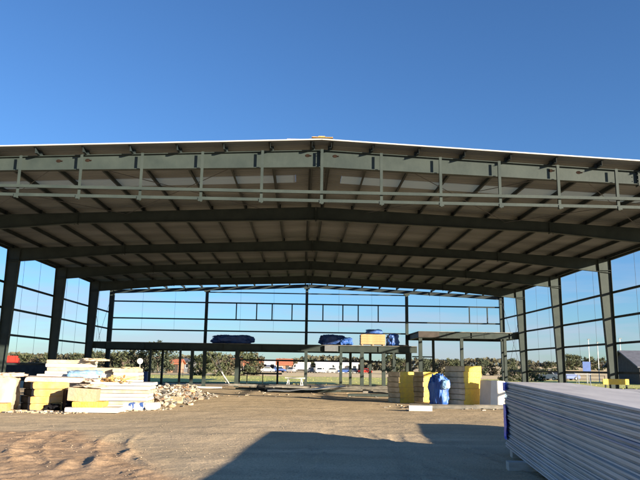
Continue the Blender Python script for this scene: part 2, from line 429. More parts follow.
# rust stained holes near joints in the front rafter
for x in (-8.7,-7.75,-.46,.46,7.75,8.7):
    mb = MB(); z = top(x)-.17; y = 21.6-.009
    n = 12; vs = [(x+.085*math.cos(2*math.pi*k/n), y, z+.055*math.sin(2*math.pi*k/n)) for k in range(n)] + [(x+.085*math.cos(2*math.pi*k/n), y-.008, z+.055*math.sin(2*math.pi*k/n)) for k in range(n)]
    mb.add(vs, [tuple(range(n)), tuple(range(n,2*n))]+[(k,(k+1)%n,n+(k+1)%n,n+k) for k in range(n)])
    mb.box(x+.09,x+.13,y-.03,y,z-.02,z+.015)
    part(mb, 'service_hole', M['brownhole'])
# front header rails on hangers
Z1, Z2 = 6.282*1.15, 6.039*1.15-.01
for z in (Z1, Z2):
    mb = MB(); mb.box(-HW+.1, HW-.1, 21.30, 21.305, z-.05, z+.05); mb.box(-HW+.1, HW-.1, 21.305, 21.37, z+.042, z+.05)
    mb.box(-HW+.1, HW-.1, 21.305, 21.37, z-.05, z-.042); part(mb, 'header_rail', M['steel'])
for k in range(-8, 9):
    x = k*1.975 + .02
    mb = MB(); mb.box(x-.045, x+.045, 21.372, 21.38, Z2-.1, top(x)-.02); mb.box(x-.045, x-.037, 21.38, 21.45, Z2-.1, top(x)-.06)
    mb.box(x-.07, x+.07, 21.28, 21.299, Z2-.10, Z2+.02)
    part(mb, 'hanger', M['steel'])
# roof bracing rods
for (y0, y1) in ((21.7, 29.7), (45.6, 53.0)):
    for a, b in ((-15,-8.6),(-8.6,-2.2),(2.2,8.6),(8.6,15)):
        mb = MB(); mb.tube((a,y0,top(a)-.09),(b,y1,top(b)-.09),.014); mb.tube((b,y0,top(b)-.15),(a,y1,top(a)-.15),.014)
        part(mb, 'roof_brace', M['rod'])
# side wall girts
GZ = [5.263*1.15, 4.029*1.15, 2.746*1.15, 1.52]
for sx in (-1,1):
    for z in GZ:
        mb = MB(); x = sx*(HW+.012)
        mb.box(min(x,x+sx*.006), max(x,x+sx*.006), 21.5, 58.9, z-.06, z+.06)
        mb.box(min(x+sx*.0065,x+sx*.1), max(x+sx*.0065,x+sx*.1), 21.5, 58.9, z+.054, z+.06)
        mb.box(min(x+sx*.0065,x+sx*.1), max(x+sx*.0065,x+sx*.1), 21.5, 58.9, z-.06, z-.054)
        part(mb, 'girt', M['dsteel'])
    for i in range(5):
        for f in ((1/3,2/3) if i < 4 else (.5,)):
            y = FY[i]+(FY[i+1]-FY[i])*f
            mb = MB(); mb.tube((sx*(HW+.05),y,1.5),(sx*(HW+.05),y,HE),.008,5); part(mb, 'sag_rod', M['rod'])
    # cross bracing in the far bay
    mb = MB(); x = sx*(HW-.16); mb.tube((x,53.2,.3),(x,58.6,7.3),.014); mb.tube((x+.04,53.2,7.3),(x+.04,58.6,.3),.014)
    part(mb, 'wall_brace', M['rod'])
# far gable girts
def gable_girt(x0, x1, z, h=.12):
    mb = MB(); y = 58.92
    mb.box(x0,x1,y,y+.006,z-h/2,z+h/2); mb.box(x0,x1,y+.0065,y+.08,z+h/2-.006,z+h/2); mb.box(x0,x1,y+.0065,y+.08,z-h/2,z-h/2+.006)
    part(mb, 'girt', M['dsteel'])
gable_girt(-HW,HW,6.097*1.15); gable_girt(-HW,HW,4.835*1.15,.12); gable_girt(-HW,8.6,3.967*1.15)
gable_girt(-8.8,8.6,7.93,.09)
for x in (-6.26,-4.49,-3.14,-1.4,1.31,3.06,4.41,6.17,14.23,15.82):
    mb = MB(); mb.box(x-.05,x+.05,58.93,58.99,4.835*1.15+.062,6.097*1.15-.062); part(mb, 'window_post', M['dsteel'])
for x in (-14.4,-11.6,-5.9,-3,2.7,5.6,11.6,14.9):
    mb = MB(); mb.tube((x,58.9,3.97*1.15),(x,58.9,top(x)-.1),.007,5); part(mb, 'sag_rod', M['rod'])

# ------------------------------------------------------------------ mezzanines
def platform(name, loc, label, x0, x1, ztop, posts, left_col):
    t = thing(name, loc, label, 'mezzanine', world=True)
    d = .48
    for y in (53.4, 58.3):
        mb = MB(); mb.ibeam((x0,y,ztop),(x1,y,ztop), d, d, .2)
        xs = x0+1.2
        while xs < x1-.5: mb.box(xs-.006, xs+.006, y-.095, y-.008, ztop-d+.022, ztop-.022); xs += 3.05
        mb.build('edge_beam', M['steel'], t)
    for x in (x0+.11, x1-.11):
        mb = MB(); mb.ibeam((x,53.51,ztop-.003),(x,58.19,ztop-.003), d-.04, d-.04, .18); mb.build('side_beam', M['steel'], t)
    n = int((x1-x0)/1.5)
    for k in range(1, n):
        x = x0+(x1-x0)*k/n; mb = MB(); mb.ibeam((x,53.41,ztop-.03),(x,58.29,ztop-.03), .2, .2, .1); mb.build('joist', M['dsteel'], t)
    mb = MB(); mb.box(x0,x1,53.32,58.4,ztop+.002,ztop+.05); mb.build('deck', M['scrap'], t)
    for x, y, w in posts:
        mb = MB(); zb = ztop-d-.003
        if w >= .2:
            mb.box(x-w/2,x+w/2,y-.1,y-.09,0,zb); mb.box(x-w/2,x+w/2,y+.09,y+.1,0,zb); mb.box(x-.006,x+.006,y-.09,y+.09,0,zb)
        else: mb.box(x-w/2,x+w/2,y-w/2,y+w/2,0,zb)
        mb.box(x-.18,x+.18,y-.16,y+.16,-.1,.055); mb.build('post', M['steel'], t)
    return t
mz1 = platform('mezzanine', (-4,55.8,0), 'long low steel mezzanine platform spanning the far end, loaded with tarped bundles', -17.0, 8.6, 3.28,
   [(-12.26,53.4,.16),(-9.95,53.4,.16),(-9.02,53.4,.24),(-8.05,53.4,.26),(-5.53,53.4,.3),(-.15,53.4,.24),(2.6,53.4,.2),(4.25,53.4,.28),(5.95,53.4,.28),(6.75,53.4,.16),(8.05,53.4,.2),
    (-12.3,58.3,.18),(-5.9,58.3,.18),(3.7,58.3,.22),(5.4,58.3,.22),(7.5,58.3,.18)], 0)
mb = MB(); mb.tube((-7.85,53.5,2.7),(-6.1,53.6,.25),.035); mb.build('diagonal_brace', M['whitepaint'], mz1)
mb = MB(); mb.tube((-7.3,53.65,2.7),(-6.35,53.7,.3),.03); mb.build('diagonal_brace', M['whitepaint'], mz1)
mb = MB(); mb.box(1.3,2.35,53.10,53.29,2.83,3.27); mb.build('bracket_panel', M['greypaint'], mz1)
mz2 = platform('mezzanine', (13,55.8,0), 'shorter and higher steel mezzanine platform at the far right corner', 8.72, 16.95, 4.47,
   [(8.87,53.4,.28),(10.85,58.3,.2),(12.15,53.4,.24),(15.6,53.4,.22)], 0)
mz1['group'] = mz2['group'] = 'steel mezzanines'
mb = MB(); mb.box(8.7,10.35,53.2,53.28,4.04,4.50); o = mb.build('edge_board', M['darkwood'], mz2); o['label'] = 'dark board fixed over the left end of the beam'
mb = MB(); mb.tube((12.2,53.25,4.05),(14.6,53.25,4.44),.03); mb.build('diagonal_brace', M['dsteel'], mz2)
for z in (2.55,):
    mb = MB(); mb.box(9.0,10.75,58.2,58.26,z,z+.1); mb.build('cross_rail', M['steel'], mz2)

# low rail frame behind the mezzanine
t = thing('rail_frame', (-1,61,0), 'low dark steel rail frame standing on the grass behind the far gable', 'steel frame', world=True)
for x0, x1, z in ((-6.1,6.9,2.15),(-5.6,-2.2,.98)):
    mb = MB(); mb.box(x0,x1,60.95,61.05,z-.08,z+.06); mb.build('rail', M['dsteel'], t)
for x, zt in ((-6.0,2.06),(-2.6,2.06),(-5.3,.9),(-3.9,.9),(3.0,2.06),(6.8,2.06)):
    mb = MB(); w = .09 if zt > 1 else .04; mb.box(x-w,x+w,61-w/2,61+w/2,-.05,zt); mb.build('post', M['dsteel'], t)

# ------------------------------------------------------------------ soft and stacked goods
def lump(name, c, size, rz, seed, m, parent=None, amp=.18, sub=4, flat=.55, fold=0):
    """irregular bundle: squashed rounded box with folds"""
    n = 6*sub; mb = MB(); vs = []; fs = []; M4 = Matrix.Rotation(rz,3,'Z')
    rows = n; cols = n*2
    for i in range(rows+1):
        th = math.pi*i/rows
        for jx in range(cols):
            ph = 2*math.pi*jx/cols
            d = Vector((math.sin(th)*math.cos(ph), math.sin(th)*math.sin(ph), math.cos(th)))
            p = Vector([math.copysign(abs(q)**flat, q) for q in d])
            k = 1+amp*noise.noise(Vector((p.x*1.6+seed, p.y*1.6, p.z*1.6)))+amp*.5*noise.noise(Vector((p.x*4+seed, p.y*4, p.z*4)))
            if fold: k += fold*abs(noise.noise(Vector((p.x*5*size[0]+seed, p.y*5*size[1], p.z*1.2))))
            p = Vector((p.x*size[0]/2*k, p.y*size[1]/2*k, p.z*size[2]/2*k))
            if p.z < -size[2]/2*.9: p.z = -size[2]/2*.9
            p = M4 @ p; vs.append((p.x, p.y, p.z+size[2]/2*.9))
    for i in range(rows):
        for jx in range(cols): fs.append((i*cols+jx, (i+1)*cols+jx, (i+1)*cols+(jx+1)%cols, i*cols+(jx+1)%cols))
    mb.add(vs, fs); o = mb.build(name, m, parent, smooth=True); o.location = c; return o
def slab_mesh(w, l, h, seed, amp=.012, rad=.03, nseg=8):
    """soft cornered slab, centred in plan, base at 0, gently wavy"""
    r = min(rad, h*.45); prof = []
    for cx_, cz_, a0 in ((w/2-r,h-r,0),(-w/2+r,h-r,90),(-w/2+r,r,180),(w/2-r,r,270)):
        for k in range(3): a = R(a0+45*k); prof.append((cx_+r*math.cos(a), cz_+r*math.sin(a)))
    n = len(prof); vs = []; fs = []
    for s_ in range(nseg+1):
        y = -l/2+l*s_/nseg; e = 1.0
        for (x, z) in prof:
            q = noise.noise(Vector((x*2+seed, y*2, z*3)))*amp; q2 = noise.noise(Vector((x*2+seed, y*2+9, z*3)))*amp
            vs.append((x+q, y+q2*(1 if s_ in (0,nseg) else 0), z+q2*.6))
    for s_ in range(nseg):
        for k in range(n): fs.append((s_*n+k, s_*n+(k+1)%n, (s_+1)*n+(k+1)%n, (s_+1)*n+k))
    fs += [tuple(range(n-1,-1,-1)), tuple(nseg*n+k for k in range(n))]
    return vs, fs
ORD = ['bottom','second from the bottom','third from the bottom','fourth from the bottom','fifth from the bottom','sixth from the bottom','seventh from the bottom','eighth from the bottom',
       'ninth from the bottom','tenth from the bottom','eleventh from the bottom','twelfth from the bottom','thirteenth from the bottom','fourteenth from the bottom']
def where(k, n):
    if k == 0: return 'lowest'
    if k == n-1: return 'topmost'
    if k == n-2 and n > 3: return 'second from the top'
    if k == n-3 and n > 5: return 'third from the top'
    if k == n-4 and n > 7: return 'fourth from the top'
    if k == n-5 and n > 9: return 'fifth from the top'
    if k == n-6 and n > 11: return 'sixth from the top'
    return ORD[k]
def stack(name, c, rz, w, l, h, n, mats, label, cat, group, jit=.02, end=None, z0=0.0, amp=.012, rad=.03, gap=.012, tilt=0, rot=.012):
    """n separate slabs; w across x, l along y (local), turned by rz"""
    z = c[2] if len(c) > 2 else z0; r = random.Random(hash((round(c[0]*10), round(c[1]*10), n)) & 0xffff)
    for k in range(n):
        vs, fs = slab_mesh(w*r.uniform(.985,1.0), l*r.uniform(.985,1.0), h, r.uniform(0,99), amp, rad)
        mb = MB(); mb.add(vs, fs)
        m = mats[k % len(mats)] if isinstance(mats, list) else mats
        o = mb.build(name, m, None, smooth=False)
        o.location = (c[0]+r.uniform(-jit,jit), c[1]+r.uniform(-jit,jit), z + k*(h+gap)); o.rotation_euler = (0, tilt, rz+r.uniform(-rot,rot))
        tag(o, label % where(k, n), cat, group)
        if end:
            e = MB(); t_ = .012
            vs2, fs2 = slab_mesh(.03, l*.99, h*.96, k*3.1, amp*.5, rad*.9)
            e.add([(v[0]-w/2-.022, v[1], v[2]+.004) for v in vs2], fs2); e.build('end_wrap_or_shade', end, o)  # wrapped end on the right stacks; painted shade on the left one

# right hand yellow stacks (grey wrapped end towards left, yellow face towards the sun)
stack('insulation_bale', (4.24,32.6), R(35), .90, .80, .236, 6, M['yellow'], 'yellow insulation bale, %s in the leftmost stack by the small white block', 'bale', 'yellow insulation bales in three stacks', end=M['greywrap'], jit=.03, gap=.003, rot=.03)
stack('insulation_bale', (5.65,33.9), R(35), 1.0, .80, .236, 6, M['yellow'], 'yellow insulation bale, %s in the middle stack beside the blue tarp', 'bale', 'yellow insulation bales in three stacks', end=M['greywrap'], jit=.03, gap=.003, rot=.03)
stack('insulation_bale', (6.85,30.95), R(37), 1.2, 1.1, .245, 7, M['yellow'], 'yellow insulation bale, %s in the tallest stack right of the blue tarp', 'bale', 'yellow insulation bales in three stacks', end=M['greywrap'], jit=.03, gap=.003, rot=.03)
o = lump('tarp_bundle', (5.62,30.5,0), (.62,1.0,1.32), .3, 3.3, M['blue'], amp=.2, fold=.3, flat=.6, sub=8); tag(o, 'crumpled blue tarp bundle on the ground between the yellow stacks', 'tarp bundle')
o = lump('blue_bag', (5.80,30.0,.75), (.36,.36,.42), .3, 8.3, M['paleblue'], amp=.3); o.location.z = .72; tag(o, 'small light blue bag pushed into the blue tarp bundle', 'bag')
mb = MB(); mb.box(-.44,.44,-.12,.12,0,.20); o = mb.build('foam_block', M['white']); o.location = (4.05,26.3,.0); o.rotation_euler.z = -.05; tag(o, 'small white block lying on the dirt before the yellow stacks', 'block')
# white bundles at the right
def slab(name, c, size, rz, m, label, cat, group=None, amp=.02, rad=.03, tilt=(0,0)):
    vs, fs = slab_mesh(size[0], size[1], size[2], c[0]*3+c[1], amp, rad); mb = MB(); mb.add(vs, fs); o = mb.build(name, m)
    o.location = c; o.rotation_euler = (tilt[0], tilt[1], rz); return tag(o, label, cat, group)
slab('foam_bundle', (7.82,29.85,.02), (.72,.8,1.10), R(20), M['white'], 'upright white wrapped bundle just right of the tallest yellow stack', 'bundle', tilt=(0,.05))
slab('panel_bundle', (9.7,32.6,.62), (1.4,3.2,.30), R(75), M['cream'], 'long cream panel bundle lying above a blue one behind the white bundle', 'bundle')
slab('panel_bundle', (9.7,32.6,.30), (1.4,3.1,.30), R(75), M['paleblue'], 'long pale blue panel bundle under the cream bundle', 'bundle')
slab('panel_bundle', (9.7,32.6,.0), (1.4,3.2,.29), R(75), M['greywrap'], 'long grey panel bundle at the base under the pale blue bundle', 'bundle')
slab('timber_plank', (9.3,32.2,.935), (.16,3.6,.05), R(78), M['orange'], 'orange plank resting on the long cream panel bundle', 'plank')

# scrap on the dirt before the yellow stacks
for (x, y, l, a, lb) in ((4.6,27.9,1.4,75,'short dark scrap rail left of the yellow stacks'),(5.6,27.6,1.9,86,'longer dark scrap rail before the blue tarp'),(7.3,27.9,1.6,95,'dark scrap rail at the foot of the tallest yellow stack')):
    mb = MB(); mb.ibeam((0,-l/2,.16),(0,l/2,.16),.16,.16,.1); o = mb.build('scrap_rail', M['scrap']); o.location = (x,y,.02); o.rotation_euler.z = R(a); tag(o, lb, 'scrap rail', 'scrap rails by the yellow stacks')

# left hand cluster
A = 'stacked insulation and panels by the left columns'
stack('insulation_bale', (-9.42,24.3), R(36), 1.22, .95, .228, 4, [M['orange']], 'amber insulation bale with shade-darkened end, %s in the stack on the left', 'bale', 'amber insulation bales at the left', end=M['wrapshade'], jit=.05, amp=.03, rad=.06)
slab('plastic_sheet', (-9.45,25.2,.94), (1.9,1.5,.16), R(14), M['pink'], 'pinkish crumpled sheeting spread over the amber bales', 'sheeting', amp=.12, rad=.06)
lo = lump('film_bundle', (-11.25,24.0,0), (1.7,1.2,1.2), .2, 5.1, M['cream'], amp=.12, fold=.12, flat=.28); tag(lo, 'cream film wrapped bundle at the left picture edge', 'bundle')
slab('insulation_bale', (-10.45,22.9,0), (.7,.5,.28), R(8), M['orange'], 'single small amber bale on the dirt before the cream bundle', 'bale')
slab('cardboard_pile', (-7.93,23.7,.34), (.92,.9,.44), R(8), M['tanwrap'], 'tan wrapped pile tilted on top of the yellow slab', 'pile', tilt=(0,.07), amp=.03)
slab('insulation_bale', (-7.62,23.5,.17), (1.0,.9,.17), R(5), M['yellow'], 'flat yellow slab sandwiched between tan pile and white slab', 'bale')
slab('panel_slab', (-7.45,23.55,.0), (1.75,1.1,.16), R(3), M['white'], 'white slab on the ground under the flat yellow slab', 'panel')
slab('shade_slab', (-8.50,23.85,0), (.25,.6,.70), R(30), M['wrapshade'], 'narrow black slab standing for shade left of the tan pile', 'bundle', amp=.04)  # black slab stands in for shade on the pile's left side
# row behind: white panel stacks
stack('pale_panel', (-10.6,30.4,.0), R(4), 1.8, 1.6, .147, 11, [M['cream'],M['white']], 'cream white panel, %s in the tall stack behind the amber bales', 'panel', 'cream white panels in the tall left stack', jit=.06)
stack('pale_panel', (-8.7,29.2,.0), R(4), 2.15, 1.4, .135, 5, [M['white'],M['cream']], 'wide white panel, %s in the low bright stack in front', 'panel', 'wide white panels in the low bright stack', jit=.04, z0=0)
stack('pale_panel', (-9.55,27.0,.0), R(2), 2.2, 1.2, .12, 9, [M['cream'],M['pink'],M['white']], 'pale panel, %s in the stack under the light blue tarp', 'panel', 'pale panels under the light blue tarp', jit=.05)
stack('pale_panel', (-7.27,26.3,.0), R(3), 2.25, 1.4, .122, 7, [M['white'],M['cream'],M['white']], 'white panel, %s in the front stack above the blue marked bags', 'panel', 'white panels above the blue marked bags', jit=.08)
o = lump('light_tarp', (-8.95,26.85,.98), (1.15,1.25,.36), .1, 2.2, M['paleblue'], amp=.25, fold=.2); tag(o, 'light blue tarp draped on the pale panel stack', 'tarp')
stack('striped_board', (-8.95,33.6,.0), R(4), 1.2, 1.4, .163, 8, [M['white'],M['cream']], 'white striped panel, %s in the stack by the far left column', 'panel', 'white striped panels near the far left column', jit=.05)
stack('pale_panel', (-10.2,33.9,.0), R(4), 1.35, 1.4, .225, 6, [M['white'],M['cream']], 'large white panel, %s in the stack behind the light blue tarp', 'panel', 'large white panels behind the tarp', jit=.05)
r_ = random.Random(5)
mb = MB()
for k in range(46):
    x = r_.uniform(-8.2,-7.2); l = r_.uniform(.12,.4); a = r_.uniform(-1.4,1.4); z = .90+r_.random()*.2
    mb.bar((x,25.9+r_.uniform(-.3,.5),z),(x+l*math.cos(a),25.9+r_.uniform(-.3,.5)+l*math.sin(a)*.5,z+r_.uniform(-.1,.12)),r_.uniform(.04,.1),.02)
o = mb.build('offcuts', M['orange']); tag(o, 'orange yellow foam offcuts heaped on the white panel stack', 'offcuts', kind='stuff')
for k, x in enumerate((-6.62,-6.28,-5.85)):
    vs, fs = slab_mesh(.34 if k < 2 else .5,.4,.25,k*5,.04,.09); t = thing('cement_bag', (x,24.7+.15*k,0), ['white bag with blue end, left of the pair below the white panels','white bag with blue end, right of the pair below the white panels','plain white bag at the right end of the bag row'][k], 'bag', 'white bags at the foot of the panel stack')
    mb = MB(); mb.add(vs, fs); mb.build('sack', M['white'], t)
    if k < 2:
        vs, fs = slab_mesh(.16,.43,.265,k*5+2,.03,.09); mb = MB(); mb.add([(v[0]+.1,v[1],v[2]-.002) for v in vs], fs); mb.build('blue_band', M['bluepaint'], t)
# crumpled film over the stacks, and litter on the dirt
for (x,y,z,w,l,h,sd,m,lb) in ((-8.15,26.2,.88,1.0,.8,.16,3,'pink','crumpled pinkish film on the left end of the front white stack'),(-9.6,30.0,1.70,.9,.8,.12,4,'cream','loose cream film on the tall left stack'),
    (-7.75,23.75,.80,.8,.7,.10,5,'cream','crumpled cream film on top of the tan wrapped pile'),(-10.9,24.2,1.10,1.2,.9,.14,6,'pink','pinkish film sagging over the bundle at the left picture edge'),
    (-9.05,24.0,0,.5,.4,.2,7,'wrapshade','black film scrap on the dirt between the amber bales and the tan pile'),(-8.8,33.5,1.34,.9,.7,.12,8,'greywrap','grey film scrap on the white striped stack')):
    o = lump('film_scrap', (x,y,z), (w,l,h), .2*sd, sd*1.7, M[m], amp=.5, fold=.5, flat=.6); tag(o, lb, 'film')
mbs = [MB(), MB(), MB()]
for k in range(420):
    if k < 230: x = r_.uniform(-10.5,-5.2); y = 22.4+abs(r_.gauss(0,.8))+max(0,(x+8))*1.1
    elif k < 330: x = r_.gauss(5.6,1.6); y = 28.6+r_.gauss(0,.9)
    else: x = r_.uniform(-5,7); y = r_.uniform(36,50)
    M4 = Matrix.Translation((x,y,gz(x,y)+.015)) @ Matrix.Rotation(r_.uniform(0,6),4,'Z') @ Matrix.Rotation(r_.uniform(-.4,.4),4,'X')
    a = r_.uniform(.02,.12); b = r_.uniform(.01,.05); mbs[k%3].box(-a,a,-b,b,-.012,.018,0,M4)
for q, (m, lb) in enumerate((('cream','pale scraps littering the dirt around the stacks'),('scrap','dark scraps littering the dirt around the stacks'),('timber','wood offcuts littering the dirt around the stacks'))):
    o = mbs[q].build('litter', M[m]); tag(o, lb, 'litter', kind='stuff')
# rubble and broken panels to the right of the stacks
mb = MB(); mb2 = MB(); mb3 = MB()
def chunk(mb, x, y, z, s, r):
    M4 = Matrix.Translation((x,y,z)) @ Matrix.Rotation(r.uniform(0,6),4,'Z') @ Matrix.Rotation(r.uniform(-.6,.6),4,'X') @ Matrix.Rotation(r.uniform(-.5,.5),4,'Y')
    a = s*r.uniform(.4,1.2); b = s*r.uniform(.3,.9); c = s*r.uniform(.08,.35)
    mb.box(-a,a,-b,b,-c,c, 0, M4)
for k in range(900):
    u = r_.random(); x0 = -6.35-.25*u; y = 26.5+u*12; hh = .78*(1-u*.3)
    x = x0 + r_.gauss(0,.42)*(1+.5*u)
    chunk(r_.choice((mb,mb,mb,mb2,mb2,mb3)), x, y+r_.gauss(0,.3), max(.03, hh*r_.random()**.7*math.exp(-((x-x0)/.6)**2)), r_.uniform(.05,.17), r_)
o = mb.build('rubble', M['rubble']); tag(o, 'heap of broken pale panel pieces and rubble trailing off behind the stacks', 'rubble', kind='stuff')
o = mb3.build('rubble', mat('orange_rubble', (.30,.17,.09), .9, .3, 2, col2=(.06,.055,.05))); tag(o, 'orange brown and dark scraps mixed through the rubble heap', 'rubble', kind='stuff')
o = mb2.build('rubble', M['cream']); tag(o, 'creamy broken foam and plaster bits mixed through the rubble heap', 'rubble', kind='stuff')
slab('broken_panel', (-6.05,28.0,.18), (1.5,.5,.10), R(12), M['greywrap'], 'broken grey panel leaning on the front of the rubble heap', 'panel', tilt=(.3,.05))
slab('cardboard_box', (-6.25,35.0,.0), (.6,.5,.36), R(20), M['peach'], 'orange brown box at the front right of the rubble heap', 'box', tilt=(.0,.1))

# far middle: scrap steel lying on the ground
r_ = random.Random(11)
t = None
def flat_pile(c, n, lmin, lmax, spread, label, group):
    for k in range(n):
        l = r_.uniform(lmin,lmax); mb = MB(); mb.ibeam((-l/2,0,.14),(l/2,0,.14),.14,.14,.09,.008,.006)
        o = mb.build('steel_offcut', M['scrap'] if k % 3 else M['steel']); o.location = (c[0]+r_.uniform(-spread[0],spread[0]), c[1]+r_.uniform(-spread[1],spread[1]), .01+.145*(k%3)*.9)
        o.rotation_euler = (0, r_.uniform(-.02,.02), r_.uniform(-.25,.25)); tag(o, label, 'steel section', group)
flat_pile((-.2,44.5), 9, 1.5, 4.5, (1.6,1.2), 'steel section lying in the loose pile before the centre gable column', 'steel sections in the centre pile')
flat_pile((4.2,46), 10, 1.5, 4.0, (2.2,1.6), 'steel section lying in the dark pile beneath the sunlit mezzanine posts', 'steel sections in the right pile')
flat_pile((-3.0,47), 6, 1.2, 3.0, (1.6,.8), 'steel section lying in the small pile near the tyre', 'steel sections near the tyre')
flat_pile((5.0,39.5), 6, 2.0, 4.0, (1.6,.8), 'steel section lying in shadow left of the first yellow stack', 'steel sections left of the yellow stacks')
# roof sheet leaning over the pile (bent, pale top)
mb = MB(); n = 14; vs = []; fs = []
for k in range(n+1):
    x = -2.4+4.8*k/n; z = .12+.34*max(0,(k/n))**2*1.0+.03*math.sin(k*1.3)
    for y in (-.9,.9): vs += [(x,y,z),(x,y,z+.03)]
for k in range(n):
    o_ = k*4; fs += [(o_,o_+4,o_+6,o_+2),(o_+1,o_+3,o_+7,o_+5),(o_,o_+1,o_+5,o_+4),(o_+2,o_+6,o_+7,o_+3)]
fs += [(0,2,3,1),(n*4,n*4+1,n*4+3,n*4+2)]
mb.add(vs, fs); o = mb.build('bent_sheet', M['greypaint']); o.location = (-.2,43.0,.0); o.rotation_euler.z = .06; tag(o, 'bent grey sheet curling up over the steel pile', 'metal sheet')
slab('white_timber', (-7.0,47.5,.05), (.2,2.1,.12), R(88), M['whitepaint'], 'white painted beam lying below the white diagonal braces', 'beam')
def torus(name, c, Rr, r, m, rot, label, cat, group=None):
    mb = MB(); vs = []; fs = []; a, b = 20, 8
    for i_ in range(a):
        for j_ in range(b):
            t1 = 2*math.pi*i_/a; t2 = 2*math.pi*j_/b; vs.append(((Rr+r*math.cos(t2))*math.cos(t1),(Rr+r*math.cos(t2))*math.sin(t1),r*math.sin(t2)))
            fs.append((i_*b+j_, ((i_+1)%a)*b+j_, ((i_+1)%a)*b+(j_+1)%b, i_*b+(j_+1)%b))
    mb.add(vs, fs); o = mb.build(name, m, None, True); o.location = c; o.rotation_euler = rot; return tag(o, label, cat, group)
torus('tyre', (-3.0,45.4,.20), .32, .13, M['rubber'], (R(14),0,.4), 'black tyre lying among the steel offcuts at left of the pile', 'tyre')
# trestle and chair-like stand on the far dirt
def trestle(c, rz, w, h, m, label, group):
    t = thing('trestle', c, label, 'trestle', group, rz)
    for sy in (-1,1):
        for sx in (-1,1):
            mb = MB(); mb.tube((sx*w*.5,sy*.55,0),(sx*.06,sy*.5,h),.03,6); mb.build('leg', m, t)
        mb = MB(); mb.tube((-w*.3,sy*.53,h*.42),(w*.3,sy*.53,h*.42),.022,6); mb.build('brace', m, t)
    mb = MB(); mb.box(-.06,.06,-.75,.75,h-.0,h+.1); mb.build('top_rail', m, t)
trestle((-.95,49.5,0), R(70), .7, .75, M['whitepaint'], 'small pale trestle beside the centre gable column', None)
trestle((27.0,66,0), R(80), 1.6, 1.25, M['silver'], 'pale A frame trestle outside the right side of the hall', None)

# goods on the mezzanine deck
o = lump('tarp_bundle', (-6.0,54.3,3.335), (3.0,1.3,.68), .0, 1.7, M['navy'], amp=.16, fold=.25, sub=8); tag(o, 'long low navy tarp bundle on the dark left part of the mezzanine', 'tarp bundle')
o = lump('tarp_bundle', (1.95,54.3,3.335), (1.9,1.3,.82), .0, 4.4, M['navy'], amp=.18, fold=.25, sub=8); tag(o, 'rounded navy tarp bundle on the mezzanine right of the centre column', 'tarp bundle')
o = lump('tarp_bundle', (3.0,54.1,3.335), (1.0,1.2,.62), .0, 6.4, M['blue'], amp=.2, fold=.3, sub=8); tag(o, 'bright blue tarp bundle against the right end of the rounded navy one', 'tarp bundle')
for k in range(4):
    slab('timber_pack', (5.15,54.2,3.47+.19*k), (1.95,1.2,.18), 0, M['peach'], 'pale orange board pack, %s on the mezzanine by the blue bag' % where(k,4), 'board pack', 'board packs on the mezzanine', amp=.03)
t = thing('pallet', (5.15,54.2,3.335), 'timber pallet under the pale orange board packs', 'pallet')
for x in (-.85,0,.85):
    mb = MB(); mb.box(x-.06,x+.06,-.6,.6,0,.09); mb.build('runner', M['timber'], t)
mb = MB(); mb.box(-1,1,-.62,.62,.091,.125); mb.build('top_boards', M['timber'], t)
o = lump('light_tarp', (5.3,54.2,4.24), (1.35,1.1,.42), 0, 9.1, M['blue'], amp=.2); tag(o, 'domed blue tarp on top of the pale orange board packs', 'tarp')
o = lump('blue_bag', (6.75,54.1,3.335), (.85,.9,.95), .2, 11.1, M['blue'], amp=.22, fold=.35, sub=8); tag(o, 'crumpled blue bag right of the pale orange board packs', 'bag')
slab('timber_offcut', (7.6,54.0,3.335), (.8,.5,.10), .1, M['darkwood'], 'dark flat offcut near the right end of the low mezzanine', 'offcut')

# ------------------------------------------------------------------ foreground panel stack
def long_panel(L_, W_, T_, m, seed, label, group):
    t = thing('sandwich_panel', (0,0,0), label, 'panel', group)
    r = random.Random(seed); n = 40
    def wob(y): return .006*noise.noise(Vector((y*.5, seed*3.3, 0)))
    # core
    def loft(prof):
        k = len(prof); vs = []; fs = []
        for s_ in range(n+1):
            y = L_*s_/n
            for (x, z) in prof: vs.append((x+wob(y), -y, z+.5*wob(y+5)))
        for s_ in range(n):
            for q in range(k): fs.append((s_*k+q, (s_+1)*k+q, (s_+1)*k+(q+1)%k, s_*k+(q+1)%k))
        fs += [tuple(range(k)), tuple(n*k+q for q in range(k-1,-1,-1))]
        return vs, fs
    e = .014
    mb = MB(); mb.add(*loft([(e,.006),(W_-e,.006),(W_-e,T_-.006),(e,T_-.006)])); mb.build('core', M['foam'], t)
    lip = T_*.30
    mb = MB(); mb.add(*loft([(-.002,T_-lip),(.012,T_-lip),(.012,T_-.006),(W_-.012,T_-.006),(W_-.012,T_-lip),(W_+.002,T_-lip),(W_+.002,T_-.001),(W_-.002,T_),(.002,T_),(-.002,T_-.001)])); mb.build('top_skin', m, t)
    mb = MB(); mb.add(*loft([(0,0),(W_,0),(W_,lip*.9),(W_-.010,lip*.9),(W_-.010,.005),(.010,.005),(.010,lip*.9),(0,lip*.9)])); mb.build('bottom_skin', m, t)
    return t
def panel_stack(corner, ang, L_, n, T_, W_, what, group, z0, rs, tilt=0.0):
    r = random.Random(rs)
    for k in range(n):
        m = [M['skin'],M['skin2'],M['skin2'],M['skinb']][r.choice([0,0,1,1,2]) if k < n-1 else 0] if k != n-5 else M['skinb']
        t = long_panel(L_, W_, T_, m, rs*31+k, what % where(k, n), group)
        t.location = (corner[0]+r.uniform(-.022,.022)-(.0 if k > 2 else .02), corner[1]+r.uniform(-.09,.05), z0+k*(T_+.004)); t.rotation_euler = (tilt, 0, -ang+r.uniform(-.002,.002))
NP = 16; TP = .0715
